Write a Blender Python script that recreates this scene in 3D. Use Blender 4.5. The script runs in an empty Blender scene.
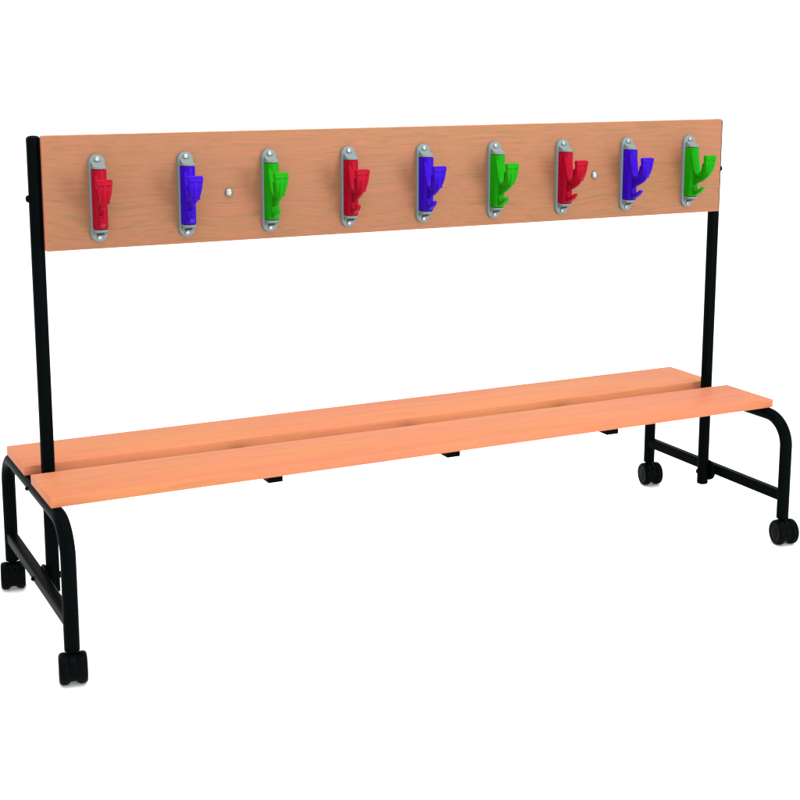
import bpy, bmesh, math, random
from mathutils import Vector, Matrix

S = bpy.context.scene
C = S.collection
PI = math.pi

# ------------------------------------------------------------------ camera
cam_data = bpy.data.cameras.new("camera")
cam = bpy.data.objects.new("camera", cam_data)
C.objects.link(cam)
S.camera = cam
CX, CY, CZ = -0.7513064, -3.3888200, 1.4315613
YAW, PITCH, ROLL = math.radians(27.043169), math.radians(-10.579977), math.radians(0.147986)
F = Vector((math.sin(YAW) * math.cos(PITCH), math.cos(YAW) * math.cos(PITCH), math.sin(PITCH)))
R = Vector((math.cos(YAW), -math.sin(YAW), 0))
U = R.cross(F)
R2 = R * math.cos(ROLL) + U * math.sin(ROLL)
U2 = -R * math.sin(ROLL) + U * math.cos(ROLL)
cam.matrix_world = Matrix(((R2.x, U2.x, -F.x, CX), (R2.y, U2.y, -F.y, CY), (R2.z, U2.z, -F.z, CZ), (0, 0, 0, 1)))
cam_data.sensor_width = 36.0
cam_data.sensor_fit = 'HORIZONTAL'
cam_data.lens = 36.0 * 1430.305 / 800.0
cam_data.shift_x = -(414.576 - 400) / 800.0
cam_data.shift_y = (315.899 - 400) / 800.0
cam_data.clip_end = 500

# ------------------------------------------------------------------ white studio surround
world = bpy.data.worlds.new("World")
S.world = world
world.use_nodes = True
bg = world.node_tree.nodes["Background"]
bg.inputs[0].default_value = (1, 1, 1, 1)
bg.inputs[1].default_value = 1.36


def lamp(name, loc, target, size, power, color=(1, 1, 1)):
    d = bpy.data.lights.new(name, 'AREA')
    d.shape = 'SQUARE'
    d.size = size
    d.energy = power
    d.color = color
    o = bpy.data.objects.new(name, d)
    C.objects.link(o)
    o.location = loc
    o.rotation_euler = (Vector(target) - Vector(loc)).to_track_quat('-Z', 'Y').to_euler()
    return o


lamp("overhead_softbox", (1.0, -0.2, 4.4), (1.0, 0.0, 0), 4.5, 125)
lamp("key_softbox", (2.7, -5.8, 1.15), (1.0, 0, 0.8), 1.9, 180)
strip = lamp("strip_softbox", (0.9, -0.95, 2.45), (1.0, 0.05, 0.9), 2.6, 13)
strip.data.shape = 'RECTANGLE'
strip.data.size_y = 0.45

S.render.engine = 'CYCLES'
S.view_settings.view_transform = 'Standard'
S.view_settings.look = 'None'
S.view_settings.exposure = 0.40
S.view_settings.gamma = 1


# ------------------------------------------------------------------ materials
K = 0.76      # overall reflectance level of the product against the over-lit white floor


def new_mat(name):
    m = bpy.data.materials.new(name)
    m.use_nodes = True
    nt = m.node_tree
    return m, nt, nt.nodes["Principled BSDF"]


def simple(name, col, rough=0.4, spec=0.5, metal=0.0, bump=0.0, bscale=400):
    m, nt, p = new_mat(name)
    tc = nt.nodes.new("ShaderNodeTexCoord")
    n = nt.nodes.new("ShaderNodeTexNoise")
    n.inputs["Scale"].default_value = bscale
    n.inputs["Detail"].default_value = 3
    nt.links.new(tc.outputs["Object"], n.inputs["Vector"])
    mr = nt.nodes.new("ShaderNodeMapRange")
    mr.inputs["To Min"].default_value = rough - 0.05
    mr.inputs["To Max"].default_value = rough + 0.05
    nt.links.new(n.outputs["Fac"], mr.inputs["Value"])
    nt.links.new(mr.outputs["Result"], p.inputs["Roughness"])
    k = 1.0 if min(col) > 0.9 else K
    p.inputs["Base Color"].default_value = (*[c * k for c in col], 1)
    p.inputs["Specular IOR Level"].default_value = spec * k
    p.inputs["Metallic"].default_value = metal
    if bump:
        b = nt.nodes.new("ShaderNodeBump")
        b.inputs["Strength"].default_value = bump
        b.inputs["Distance"].default_value = 0.0005
        nt.links.new(n.outputs["Fac"], b.inputs["Height"])
        nt.links.new(b.outputs["Normal"], p.inputs["Normal"])
    return m


def wood(name, stops, tint, grain_z, wave, rough, offset, spec=0.25):
    """long grain along X: stretched noise -> colour ramp, a broad pink/yellow drift on top"""
    stops = [(q, tuple(v * K for v in c)) for q, c in stops]
    m, nt, p = new_mat(name)
    N, L = nt.nodes.new, nt.links.new
    tc = N("ShaderNodeTexCoord")
    mp = N("ShaderNodeMapping")
    mp.inputs["Location"].default_value = offset
    L(tc.outputs["Object"], mp.inputs["Vector"])
    # slow warp of the grain lines
    wn = N("ShaderNodeTexNoise")
    wn.inputs["Scale"].default_value = 2.2
    wn.inputs["Detail"].default_value = 2
    L(mp.outputs[0], wn.inputs["Vector"])
    sub = N("ShaderNodeVectorMath"); sub.operation = 'SUBTRACT'
    sub.inputs[1].default_value = (0.5, 0.5, 0.5)
    L(wn.outputs["Color"], sub.inputs[0])
    sc = N("ShaderNodeVectorMath"); sc.operation = 'MULTIPLY'
    sc.inputs[1].default_value = (0, wave, wave)
    L(sub.outputs[0], sc.inputs[0])
    ad = N("ShaderNodeVectorMath"); ad.operation = 'ADD'
    L(mp.outputs[0], ad.inputs[0]); L(sc.outputs[0], ad.inputs[1])
    st = N("ShaderNodeVectorMath"); st.operation = 'MULTIPLY'
    st.inputs[1].default_value = (2.6, grain_z, grain_z)
    L(ad.outputs[0], st.inputs[0])
    g = N("ShaderNodeTexNoise")
    g.inputs["Scale"].default_value = 1.0
    g.inputs["Detail"].default_value = 4
    g.inputs["Roughness"].default_value = 0.55
    L(st.outputs[0], g.inputs["Vector"])
    # fine short pores
    st2 = N("ShaderNodeVectorMath"); st2.operation = 'MULTIPLY'
    st2.inputs[1].default_value = (38, grain_z * 6, grain_z * 6)
    L(ad.outputs[0], st2.inputs[0])
    g2 = N("ShaderNodeTexNoise")
    g2.inputs["Scale"].default_value = 1.0
    g2.inputs["Detail"].default_value = 2
    L(st2.outputs[0], g2.inputs["Vector"])
    mx = N("ShaderNodeMix"); mx.data_type = 'FLOAT'
    mx.inputs[0].default_value = 0.28
    L(g.outputs["Fac"], mx.inputs[2]); L(g2.outputs["Fac"], mx.inputs[3])
    cr = N("ShaderNodeValToRGB")
    cr.color_ramp.elements[0].position = stops[0][0]
    cr.color_ramp.elements[0].color = (*stops[0][1], 1)
    cr.color_ramp.elements[1].position = stops[-1][0]
    cr.color_ramp.elements[1].color = (*stops[-1][1], 1)
    for ps, c in stops[1:-1]:
        e = cr.color_ramp.elements.new(ps)
        e.color = (*c, 1)
    L(mx.outputs[0], cr.inputs[0])
    # broad drift of tint
    st3 = N("ShaderNodeVectorMath"); st3.operation = 'MULTIPLY'
    st3.inputs[1].default_value = (1.6, 14, 14)
    L(mp.outputs[0], st3.inputs[0])
    g3 = N("ShaderNodeTexNoise")
    g3.inputs["Scale"].default_value = 1.0
    g3.inputs["Detail"].default_value = 3
    L(st3.outputs[0], g3.inputs["Vector"])
    mr = N("ShaderNodeMapRange")
    mr.inputs["From Min"].default_value = 0.35
    mr.inputs["From Max"].default_value = 0.68
    L(g3.outputs["Fac"], mr.inputs["Value"])
    mc = N("ShaderNodeMix"); mc.data_type = 'RGBA'; mc.blend_type = 'MULTIPLY'
    L(mr.outputs["Result"], mc.inputs[0])
    L(cr.outputs[0], mc.inputs[6])
    mc.inputs[7].default_value = (*tint, 1)
    L(mc.outputs[2], p.inputs["Base Color"])
    p.inputs["Roughness"].default_value = rough
    p.inputs["Specular IOR Level"].default_value = spec
    b = N("ShaderNodeBump")
    b.inputs["Strength"].default_value = 0.12
    b.inputs["Distance"].default_value = 0.0006
    L(mx.outputs[0], b.inputs["Height"])
    L(b.outputs["Normal"], p.inputs["Normal"])
    return m


BOARD = wood("beech_board",
             [(0.33, (0.212, 0.102, 0.050)), (0.46, (0.264, 0.116, 0.058)), (0.55, (0.288, 0.117, 0.062)), (0.68, (0.345, 0.121, 0.070))],
             (0.95, 1.03, 0.95), 215, 0.10, 0.55, (0.3, 0.2, 4.1), 0.12)
EDGE = wood("beech_lipping",
            [(0.3, (0.47, 0.155, 0.080)), (0.7, (0.54, 0.178, 0.092))],
            (1.0, 1.0, 1.0), 60, 0.03, 0.5, (1.3, 1.2, 0.1), 0.2)
SEAT_A = wood("beech_seat",
              [(0.36, (0.410, 0.162, 0.066)), (0.5, (0.480, 0.184, 0.077)), (0.64, (0.505, 0.174, 0.084))],
              (1.0, 0.86, 1.08), 110, 0.05, 0.55, (7.3, 0.4, 1.1), 0.03)
SEAT_B = wood("beech_seat_rear",
              [(0.36, (0.410, 0.162, 0.066)), (0.5, (0.480, 0.184, 0.077)), (0.64, (0.505, 0.174, 0.084))],
              (1.0, 0.88, 1.06), 110, 0.05, 0.55, (2.1, 3.4, 5.1), 0.03)
BLACK = simple("black_powder_coat", (0.0012, 0.0022, 0.0025), 0.38, 0.008, bump=0.05, bscale=900)
RUBBER = simple("black_plastic", (0.0010, 0.0018, 0.0020), 0.38, 0.02)
GREY = simple("grey_plastic", (0.150, 0.185, 0.185), 0.42, 0.2)
DARK = simple("recess_shade", (0.02, 0.022, 0.022), 0.6, 0.1)  # near-black colour standing for the shade inside the backplate recess
STEEL = simple("zinc_screw", (0.30, 0.33, 0.33), 0.34, 0.4, metal=0.7)
RED = simple("red_plastic", (0.27, 0.0005, 0.012), 0.42, 0.06)
BLUE = simple("blue_plastic", (0.025, 0.0004, 0.35), 0.42, 0.06)
GREEN = simple("green_plastic", (0.005, 0.225, 0.0006), 0.42, 0.06)
WHITE = simple("white_studio_floor", (0.96, 0.96, 0.96), 0.9, 0.0)


# ------------------------------------------------------------------ mesh helpers
def sharp(me, deg=35):
    for f in me.polygons:
        f.use_smooth = True
    me.set_sharp_from_angle(angle=math.radians(deg))


def link(name, bm, mats, parent=None, loc=(0, 0, 0), deg=35):
    """loc is a world position; bm is in coordinates relative to loc"""
    bmesh.ops.recalc_face_normals(bm, faces=bm.faces)
    me = bpy.data.meshes.new(name)
    bm.to_mesh(me)
    bm.free()
    for m in (mats if isinstance(mats, (list, tuple)) else [mats]):
        me.materials.append(m)
    sharp(me, deg)
    o = bpy.data.objects.new(name, me)
    C.objects.link(o)
    place(o, parent, loc)
    return o


WLOC = {}


def place(o, parent, loc):
    WLOC[o.name] = Vector(loc)
    if parent is not None:
        o.parent = parent
        o.location = Vector(loc) - WLOC[parent.name]
    else:
        o.location = loc


def add_box(bm, x0, x1, y0, y1, z0, z1, bev=0.0, seg=2, mi=0):
    vs = [bm.verts.new(v) for v in ((x0, y0, z0), (x1, y0, z0), (x1, y1, z0), (x0, y1, z0),
                                    (x0, y0, z1), (x1, y0, z1), (x1, y1, z1), (x0, y1, z1))]
    fs = [bm.faces.new([vs[i] for i in q]) for q in
          ((3, 2, 1, 0), (4, 5, 6, 7), (0, 1, 5, 4), (1, 2, 6, 5), (2, 3, 7, 6), (3, 0, 4, 7))]
    for f in fs:
        f.material_index = mi
    if bev:
        es = list({e for f in fs for e in f.edges})
        bmesh.ops.bevel(bm, geom=es, offset=bev, segments=seg, affect='EDGES', profile=0.5)


def loft(bm, rings, cap=True, mi=0):
    vr = [[bm.verts.new(p) for p in r] for r in rings]
    n = len(vr[0])
    for a, b in zip(vr, vr[1:]):
        for i in range(n):
            j = (i + 1) % n
            f = bm.faces.new((a[i], a[j], b[j], b[i]))
            f.material_index = mi
    if cap:
        f = bm.faces.new(list(reversed(vr[0]))); f.material_index = mi
        f = bm.faces.new(vr[-1]); f.material_index = mi


def rrect(w, h, r, k=6):
    """rounded rectangle profile, list of (a, b)"""
    pts = []
    for cx, cy, a0 in ((w / 2 - r, h / 2 - r, 0), (-w / 2 + r, h / 2 - r, 90), (-w / 2 + r, -h / 2 + r, 180), (w / 2 - r, -h / 2 + r, 270)):
        for i in range(k + 1):
            a = math.radians(a0 + 90 * i / k)
            pts.append((cx + r * math.cos(a), cy + r * math.sin(a)))
    return pts


def circ(r, n=32):
    return [(r * math.cos(2 * PI * i / n), r * math.sin(2 * PI * i / n)) for i in range(n)]


def sweep_yz(bm, x, path, prof):
    """path of (y, z) in the plane at x, prof of (across x, in-plane normal)"""
    rings = []
    for i, (y, z) in enumerate(path):
        a = path[max(i - 1, 0)]
        b = path[min(i + 1, len(path) - 1)]
        t = Vector((0, b[0] - a[0], b[1] - a[1])).normalized()
        n = Vector((0, -t.z, t.y))
        rings.append([Vector((x, y, z)) + Vector((u, 0, 0)) + n * v for u, v in prof])
    loft(bm, rings)


def lathe(bm, prof, axis='Z', origin=(0, 0, 0), n=32, mi=0):
    """prof of (r, h) along the axis; r=0 ends close as caps"""
    o = Vector(origin)
    rings = []
    for r, h in prof:
        r = max(r, 1e-5)
        ring = []
        for i in range(n):
            a = 2 * PI * i / n
            c, s = r * math.cos(a), r * math.sin(a)
            ring.append(o + (Vector((c, s, h)) if axis == 'Z' else Vector((h, c, s)) if axis == 'X' else Vector((s, h, c))))
        rings.append(ring)
    loft(bm, rings, True, mi)


def prism_yz(bm, pts, x0, x1, bev=0.0, seg=2, mi=0):
    """polygon of (y, z) extruded along x"""
    a = [bm.verts.new((x0, y, z)) for y, z in pts]
    b = [bm.verts.new((x1, y, z)) for y, z in pts]
    n = len(pts)
    fs = [bm.faces.new(a), bm.faces.new(list(reversed(b)))]
    rims = list(fs[0].edges) + list(fs[1].edges)
    for i in range(n):
        j = (i + 1) % n
        fs.append(bm.faces.new((a[j], a[i], b[i], b[j])))
    for f in fs:
        f.material_index = mi
    if bev:
        bmesh.ops.bevel(bm, geom=rims, offset=bev, segments=seg, affect='EDGES', profile=0.5)


def catmull(pts, k=6):
    out = []
    P = [pts[0]] + list(pts) + [pts[-1]]
    for i in range(1, len(P) - 2):
        for j in range(k):
            t = j / k
            out.append(tuple(0.5 * (2 * P[i][q] + (P[i + 1][q] - P[i - 1][q]) * t + (2 * P[i - 1][q] - 5 * P[i][q] + 4 * P[i + 1][q] - P[i + 2][q]) * t * t
                       + (3 * P[i][q] - P[i - 1][q] - 3 * P[i + 1][q] + P[i + 2][q]) * t ** 3) for q in range(len(P[i]))))
    out.append(tuple(pts[-1]))
    return out


# ------------------------------------------------------------------ floor
bm = bmesh.new()
vs = [bm.verts.new(p) for p in ((-120, -120, 0), (120, -120, 0), (120, 120, 0), (-120, 120, 0))]
bm.faces.new(vs)
floor = link("floor", bm, WHITE)
floor["kind"] = "structure"

# ------------------------------------------------------------------ the cloakroom bench
bench = bpy.data.objects.new("cloakroom_bench", None)
C.objects.link(bench)
place(bench, None, (1.0, 0.04, 0))
bench["label"] = "beech bench on black castors with a backboard of nine red, blue and green hooks"
bench["category"] = "bench"

YC = 0.0397          # centre line
ZS, TP = 0.4151, 0.0235
X0, X1 = -0.0630, 2.0633

# two seat planks
for name_mat, y0, y1 in ((SEAT_A, -0.2084, 0.0028), (SEAT_B, 0.0775, 0.2885)):
    bm = bmesh.new()
    hx, hy = (X1 - X0) / 2, (y1 - y0) / 2
    add_box(bm, -hx, hx, -hy, hy, -TP, 0, 0.0012, 2)
    link("seat_plank", bm, name_mat, bench, ((X0 + X1) / 2, (y0 + y1) / 2, ZS))

# back board
bm = bmesh.new()
add_box(bm, -1.0, 1.0, 0, 0.0240, -0.13675, 0.13675, 0.0018, 2)
bm.faces.ensure_lookup_table()
bmesh.ops.recalc_face_normals(bm, faces=bm.faces)
for f in bm.faces:
    if abs(f.normal.y) < 0.9:
        f.material_index = 1
board = link("backboard", bm, [BOARD, EDGE], bench, (1.0, 0, 1.0926))

# zinc dome bolts on the face of the board
bm = bmesh.new()
lathe(bm, [(0.0085, 0.002), (0.0105, -0.001), (0.0105, -0.003), (0.0098, -0.005), (0.0078, -0.0072), (0.0045, -0.0086), (0.0, -0.009)], 'Y', n=28)
b0 = link("bolt", bm, STEEL, board, (0.4565, 0, 1.0778))
b1 = b0.copy(); C.objects.link(b1); place(b1, board, (1.5500, 0, 1.0808))

# uprights
post_prof = rrect(0.0325, 0.0315, 0.0135, 6)
ZB, ZT = 0.0990, 1.2215
for s, px in ((-1, -0.0123), (1, 2.0123)):
    bm = bmesh.new()
    loft(bm, [[Vector((u, v, z)) for u, v in post_prof] for z in (ZB, ZT - 0.004)])
    post = link("upright_post", bm, BLACK, bench, (px, YC, 0))
    bm = bmesh.new()          # domed plastic plug in the open top
    rings = []
    for k, (sc, z) in enumerate(((1.01, -0.0045), (1.03, -0.003), (1.03, 0.000), (1.00, 0.0035), (0.91, 0.0068), (0.72, 0.0093), (0.4, 0.0108), (0.02, 0.0112))):
        rings.append([Vector((u * sc, v * sc, z)) for u, v in post_prof])
    loft(bm, rings)
    link("post_cap", bm, RUBBER, post, (px, YC, ZT - 0.004), 60)
    bm = bmesh.new()          # plug in the foot of the tube
    rings = [[Vector((u * sc, v * sc, z)) for u, v in post_prof] for sc, z in ((0.98, 0.001), (1.0, -0.0015), (0.8, -0.0035), (0.3, -0.004))]
    loft(bm, rings)
    link("post_foot_plug", bm, RUBBER, post, (px, YC, ZB), 60)
    # dome bolt on the outer side of the post, level with the hooks
    bm = bmesh.new()
    lathe(bm, [(0.0085, 0), (0.0088, 0.003), (0.0075, 0.0058), (0.0045, 0.0075), (0.0, 0.008)] if s > 0 else
          [(0.0085, 0), (0.0088, -0.003), (0.0075, -0.0058), (0.0045, -0.0075), (0.0, -0.008)], 'X', n=24)
    link("bolt", bm, RUBBER, post, (px + s * 0.0158, YC, 1.0795), 60)

# end frames: bent U tube, cross tube, clamps
YF, YR = -0.2887, 0.3683
ZTOP = ZS - TP - 0.0178 - 0.0003
RB = 0.082
for s, lx, px in ((-1, -0.0476, -0.0123), (1, 2.0494, 2.0123)):
    path = [(YF, 0.076), (YF, 0.2)]
    for i in range(17):
        a = PI - (PI / 2) * i / 16
        path.append((YF + RB + RB * math.cos(a), ZTOP - RB + RB * math.sin(a)))
    path.append((YC, ZTOP))
    for i in range(17):
        a = PI / 2 - (PI / 2) * i / 16
        path.append((YR - RB + RB * math.cos(a), ZTOP - RB + RB * math.sin(a)))
    path += [(YR, 0.2), (YR, 0.076)]
    bm = bmesh.new()
    sweep_yz(bm, 0, [(y, z) for y, z in path], circ(0.0178, 32))
    frame = link("end_frame", bm, BLACK, bench, (lx, 0, 0), 50)
    bm = bmesh.new()
    prof = rrect(0.0275, 0.0305, 0.0060, 5)
    loft(bm, [[Vector((u, y, v)) for u, v in prof] for y in (YF + 0.010, YR - 0.010)])
    link("cross_tube", bm, BLACK, frame, (lx, 0, 0.1425), 50)
    # saddle spacers between the post and the frame, with their through bolts
    inner = px + s * 0.0155
    for zb, outer, rr in ((0.137, lx - s * 0.010, 0.0320), (ZTOP - 0.003, lx - s * 0.012, 0.0165)):
        bm = bmesh.new()
        d = outer - inner
        lathe(bm, [(rr * 0.78, 0), (rr * 0.92, d * 0.12), (rr, d * 0.35), (rr, d * 0.75), (rr * 0.9, d)], 'X', n=32)
        link("clamp_spacer", bm, RUBBER, frame, (inner, YC, zb), 50)
        bm = bmesh.new()          # bolt through the post and the tube: head inside, short threaded end outside
        hx = px - s * 0.0158
        ox = lx + s * (0.0138 if zb < 0.2 else 0.0172) - hx
        lathe(bm, [(0.0, -s * 0.0072), (0.0070, -s * 0.0062), (0.0086, -s * 0.0035), (0.0082, s * 0.0005), (0.0040, s * 0.001), (0.0040, ox),
                   (0.0062, ox + s * 0.0002), (0.0062, ox + s * 0.0030), (0.0036, ox + s * 0.0034), (0.0034, ox + s * 0.0055), (0.0, ox + s * 0.0060)], 'X', n=20)
        link("bolt", bm, RUBBER, frame, (hx, YC, zb), 50)

# cross battens under the planks
for bx in (0.4945, 0.9975, 1.5035):
    bm = bmesh.new()
    # flat bar joggled down where it crosses the open gap
    prism_yz(bm, [(-0.232, -0.0003), (-0.232, -0.0188), (0.232, -0.0188), (0.232, -0.0003), (0.050, -0.0003), (0.042, -0.0148), (-0.044, -0.0148), (-0.052, -0.0003)],
             -0.0195, 0.0195, 0.0008, 1)
    link("support_batten", bm, BLACK, bench, (bx, YC, ZS - TP))


# ------------------------------------------------------------------ castors
def caster_bm():
    bm = bmesh.new()
    # stem with collar and ferrule in the tube end
    lathe(bm, [(0.0135, 0.0800), (0.0135, 0.0745), (0.0098, 0.0728), (0.0092, 0.0700), (0.0092, 0.045), (0.0, 0.040)], 'Z', n=24)
    # central housing between the wheels: rounded saddle that tapers forward
    pts = []
    for i in range(20):
        a = 2 * PI * i / 20
        pts.append((-0.013 + 0.0325 * math.cos(a), 0.0395 + 0.0325 * math.sin(a)))
    prism_yz(bm, pts, -0.0085, 0.0085, 0.001)
    # shoulder block that carries the stem
    pts = [(-0.030, 0.058), (-0.018, 0.0680), (0.000, 0.0705), (0.012, 0.0695), (0.0145, 0.060), (0.012, 0.040), (-0.02, 0.040)]
    prism_yz(bm, pts, -0.0125, 0.0125, 0.003)
    return bm


def wheel_bm(side):
    bm = bmesh.new()
    R_ = 0.0372
    w0, w1 = 0.0062, 0.0325
    prof = [(R_ * 0.55, w0), (R_ - 0.0062, w0), (R_ - 0.0050, w0 + 0.0012), (R_ - 0.0012, w0 + 0.0062), (R_, w0 + 0.0085), (R_, w1 - 0.0085), (R_ - 0.0012, w1 - 0.0045), (R_ - 0.0042, w1 - 0.0014),
            (R_ - 0.0085, w1 - 0.0002), (R_ - 0.0105, w1 - 0.0010), (R_ * 0.62, w1 - 0.0016), (R_ * 0.40, w1 - 0.0006), (R_ * 0.2, w1), (0.0, w1)]
    lathe(bm, [(r, side * h) for r, h in prof], 'X', n=48)
    return bm


def add_caster(lx, y, proto=None):
    if proto is None:
        c = link("caster", caster_bm(), RUBBER, bench, (lx, y, 0), 45)
        c.rotation_euler.z = math.radians(-11)   # castors swivelled slightly
        ws = []
        for s in (-1, 1):
            w = link("wheel", wheel_bm(s), RUBBER, c, (lx, y - 0.013, 0.0374), 45)
            ws.append(w)
        return c, ws
    c = proto[0].copy(); C.objects.link(c); place(c, bench, (lx, y, 0))
    for w0 in proto[1]:
        w = w0.copy(); C.objects.link(w); place(w, c, (lx, y - 0.013, 0.0374))
    return c


proto = add_caster(-0.0476, YF)
for lx, y in ((-0.0476, YR), (2.0494, YF), (2.0494, YR)):
    add_caster(lx, y, proto)


# ------------------------------------------------------------------ coat hooks (local: x lateral, -y out of the board, z up)
def hook_bm():
    bm = bmesh.new()
    # column: flat back, half round front
    prof = [(-0.0160, -0.009), (-0.0160, -0.030)]
    for i in range(1, 12):
        a = PI + PI * i / 12
        prof.append((0.0160 * math.cos(a), -0.030 + 0.0160 * math.sin(a)))
    prof += [(0.0160, -0.030), (0.0160, -0.009)]
    rings = []
    for z, sc in ((-0.0705, 0.95), (-0.0695, 1), (0.0695, 1), (0.0705, 0.95)):
        rings.append([Vector((u * sc, (v + 0.02) * sc - 0.02, z)) for u, v in prof])
    loft(bm, rings)
    # two shallow ribs down the flank of the column
    for sx in (-1, 1):
        add_box(bm, sx * 0.0155 - 0.0012, sx * 0.0155 + 0.0012, -0.0225, -0.0180, -0.067, 0.067, 0.0006, 1)
    sk = lambda s: -0.142 * max(s - 0.02, 0)
    # upper hook: a strip that leaves the column, dips and fans out to the wide lip
    keys = [(0.0400, 0.058, 0.0130, 0.0030), (0.0450, 0.036, 0.0126, 0.0040), (0.0520, 0.012, 0.0120, 0.0050), (0.0640, -0.0040, 0.0105, 0.0055),
            (0.0810, -0.0050, 0.0100, 0.0055), (0.0975, 0.0055, 0.0112, 0.0052), (0.1100, 0.0210, 0.0138, 0.0050), (0.1190, 0.0370, 0.0166, 0.0050), (0.1230, 0.0490, 0.0176, 0.0052)]
    ks = catmull(keys, 4)
    rings = []
    for i, (s_, h, hw, ht) in enumerate(ks):
        a = ks[max(i - 1, 0)]; b = ks[min(i + 1, len(ks) - 1)]
        t = Vector((0, -(b[0] - a[0]), b[1] - a[1])).normalized()
        n = Vector((0, -t.z, t.y))         # towards the outside / underside of the curve
        if n.y > 0 and i > len(ks) // 2:
            n = -n
        ring = []
        for u, v in rrect(2 * hw, 2 * ht, min(hw, ht) * 0.75, 3):
            bow = 0.0022 * (1 - (u / hw) ** 2)        # slightly dished strip
            ring.append(Vector((sk(s_) + u, -s_, h)) + n * (v + bow * 0.6))
        rings.append(ring)
    loft(bm, rings)
    # the thick rounded lip
    lip = [(0.1180, 0.0405), (0.1305, 0.0405), (0.1325, 0.0425), (0.1328, 0.0500), (0.1310, 0.0535), (0.1200, 0.0545), (0.1165, 0.0515)]
    x_ = sk(0.125)
    prism_yz(bm, [(-s_, h) for s_, h in lip], x_ - 0.0182, x_ + 0.0182, 0.0022, 3)
    # wings under the lip, narrowing downwards
    wings = [(0.1200, 0.0470, 0.0174, 0.1300), (0.1180, 0.0400, 0.0176, 0.1308), (0.1120, 0.0260, 0.0158, 0.1287), (0.1040, 0.0130, 0.0130, 0.1240), (0.0960, 0.0030, 0.0100, 0.1155), (0.0880, -0.0050, 0.0070, 0.1040), (0.0800, -0.0090, 0.0050, 0.0930)]
    rings = []
    for s0, h, hw, s1 in wings:
        d = (s1 - s0) / 2
        dz = 0.006
        ring = []
        for u, v in rrect(2 * hw, 2 * d, min(hw, d) * 0.5, 3):
            ring.append(Vector((sk((s0 + s1) / 2) + u, -((s0 + s1) / 2) - v, h - (v / d) * dz)))
        rings.append(ring)
    loft(bm, rings)
    # central fin down to the column
    fin = [(0.1300, 0.048), (0.1318, 0.041), (0.1300, 0.020), (0.1260, 0.004), (0.1160, -0.009), (0.1000, -0.0180), (0.0800, -0.0250), (0.0600, -0.0310), (0.0420, -0.0400),
           (0.0420, -0.010), (0.0560, 0.000), (0.0800, -0.004), (0.1000, 0.009), (0.1140, 0.030)]
    n0 = len(bm.verts)
    prism_yz(bm, [(-s_, h) for s_, h in fin], -0.0042, 0.0042, 0.0016, 2)
    bm.verts.ensure_lookup_table()
    for v in bm.verts[n0:]:
        v.co.x += sk(-v.co.y)
    # two slim ridges either side of the fin on the fan
    for sx in (-0.0105, 0.0105):
        r_ = [(0.1300, 0.048), (0.1317, 0.041), (0.1300, 0.022), (0.1240, 0.008), (0.1150, -0.001), (0.1060, -0.005), (0.1060, 0.004), (0.118, 0.024), (0.124, 0.039)]
        n0 = len(bm.verts)
        prism_yz(bm, [(-s_, h) for s_, h in r_], -0.0013, 0.0013, 0.0006, 1)
        bm.verts.ensure_lookup_table()
        for v in bm.verts[n0:]:
            k = max(0, min(1, (v.co.z + 0.006) / 0.045))
            v.co.x += sk(-v.co.y) + sx * (0.30 + 0.70 * k)
    # the small lower hook
    sm = [(0.0420, -0.0655), (0.0560, -0.0645), (0.0720, -0.0600), (0.0860, -0.0520), (0.0950, -0.0430), (0.0950, -0.0395), (0.0910, -0.0385),
          (0.0830, -0.0440), (0.0700, -0.0515), (0.0590, -0.0540), (0.0520, -0.0520), (0.0480, -0.0460), (0.0470, -0.0340), (0.0420, -0.0320)]
    n0 = len(bm.verts)
    prism_yz(bm, [(-s_, h) for s_, h in sm], -0.0062, 0.0062, 0.0018, 2)
    bm.verts.ensure_lookup_table()
    for v in bm.verts[n0:]:
        v.co.x += sk(-v.co.y)
    return bm


def stadium(w, h, k=14):
    r = w / 2
    pts = []
    for i in range(k + 1):
        a = PI * i / k
        pts.append((r * math.cos(a), h / 2 - r + r * math.sin(a)))
    for i in range(k + 1):
        a = PI + PI * i / k
        pts.append((r * math.cos(a), -h / 2 + r + r * math.sin(a)))
    return pts


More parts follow.
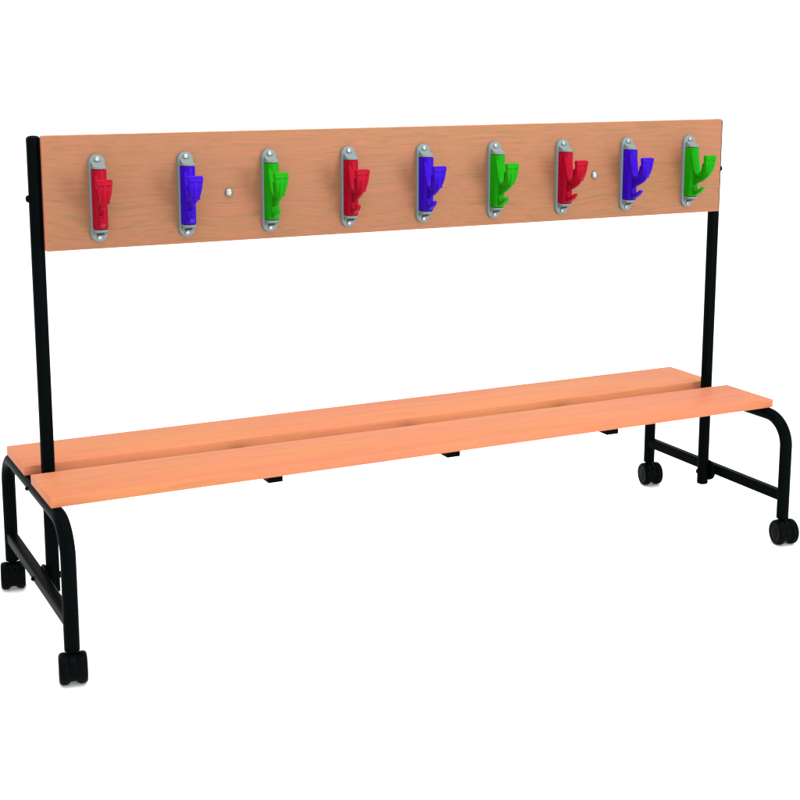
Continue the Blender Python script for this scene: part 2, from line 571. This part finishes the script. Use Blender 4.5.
def plate_bm():
    bm = bmesh.new()
    rings = []
    for y, ins in ((0.0002, 0.0), (-0.0080, 0.0), (-0.0098, 0.0006), (-0.0110, 0.0022)):
        rings.append([Vector((u, y, v)) for u, v in stadium(0.0395 - 2 * ins, 0.210 - 2 * ins)])
    loft(bm, rings)
    # end shelves that carry the column
    for s in (1, -1):
        prof = [(-0.0165, -0.010), (-0.0165, -0.028)]
        for i in range(1, 10):
            a = PI + PI * i / 10
            prof.append((0.0165 * math.cos(a), -0.028 + 0.0150 * math.sin(a)))
        prof += [(0.0165, -0.028), (0.0165, -0.010)]
        loft(bm, [[Vector((u, v, z)) for u, v in prof] for z in sorted((s * 0.0725, s * 0.0772))])
        # sloping pad between the shelf and the screw
        prism_yz(bm, [(-0.010, s * 0.0740), (-0.036, s * 0.0768), (-0.033, s * 0.0782), (-0.021, s * 0.0815), (-0.0150, s * 0.0870), (-0.010, s * 0.0890)], -0.0150, 0.0150, 0.0010, 2)
    # solid dark block painting in the shade of a recess above the lower screw
    add_box(bm, -0.0095, 0.0095, -0.0205, -0.0100, -0.0862, -0.0815, mi=1)
    return bm


def screw_bm():
    bm = bmesh.new()
    lathe(bm, [(0.0060, 0.002), (0.0070, -0.0002), (0.0068, -0.0016), (0.0056, -0.0032), (0.0035, -0.0042), (0.0028, -0.0042), (0.0024, -0.0018), (0.0, -0.0016)], 'Y', n=24)
    return bm


HZ = 1.0793
HXS = [0.1250 + 0.21875 * i for i in range(9)]
COLS = [("red", RED), ("blue", BLUE), ("green", GREEN)]
protos = {}
plate_me = None
for i, hx in enumerate(HXS):
    cname, cmat = COLS[i % 3]
    hz = HZ + 0.0012 * (i - 4) / 4
    if i == 0:
        h = link("coat_hook", hook_bm(), cmat, bench, (hx, 0, hz), 40)
        pl = link("backplate", plate_bm(), [GREY, DARK], h, (hx, 0, hz), 40)
        scs = [link("screw", screw_bm(), STEEL, h, (hx, -0.0120, hz + s * 0.0935), 40) for s in (1, -1)]
        base = (h, pl, scs)
        protos[0] = h.data
        h["label"] = "red coat hook"
    else:
        k = i % 3
        if k not in protos:
            me = base[0].data.copy()
            me.materials[0] = cmat
            protos[k] = me
        h = base[0].copy()
        h.data = protos[k]
        C.objects.link(h)
        place(h, bench, (hx, 0, hz))
        h["label"] = cname + " coat hook"
        p2 = base[1].copy(); C.objects.link(p2); place(p2, h, (hx, 0, hz))
        for s, s0 in zip((1, -1), base[2]):
            s2 = s0.copy(); C.objects.link(s2); place(s2, h, (hx, -0.0120, hz + s * 0.0935))
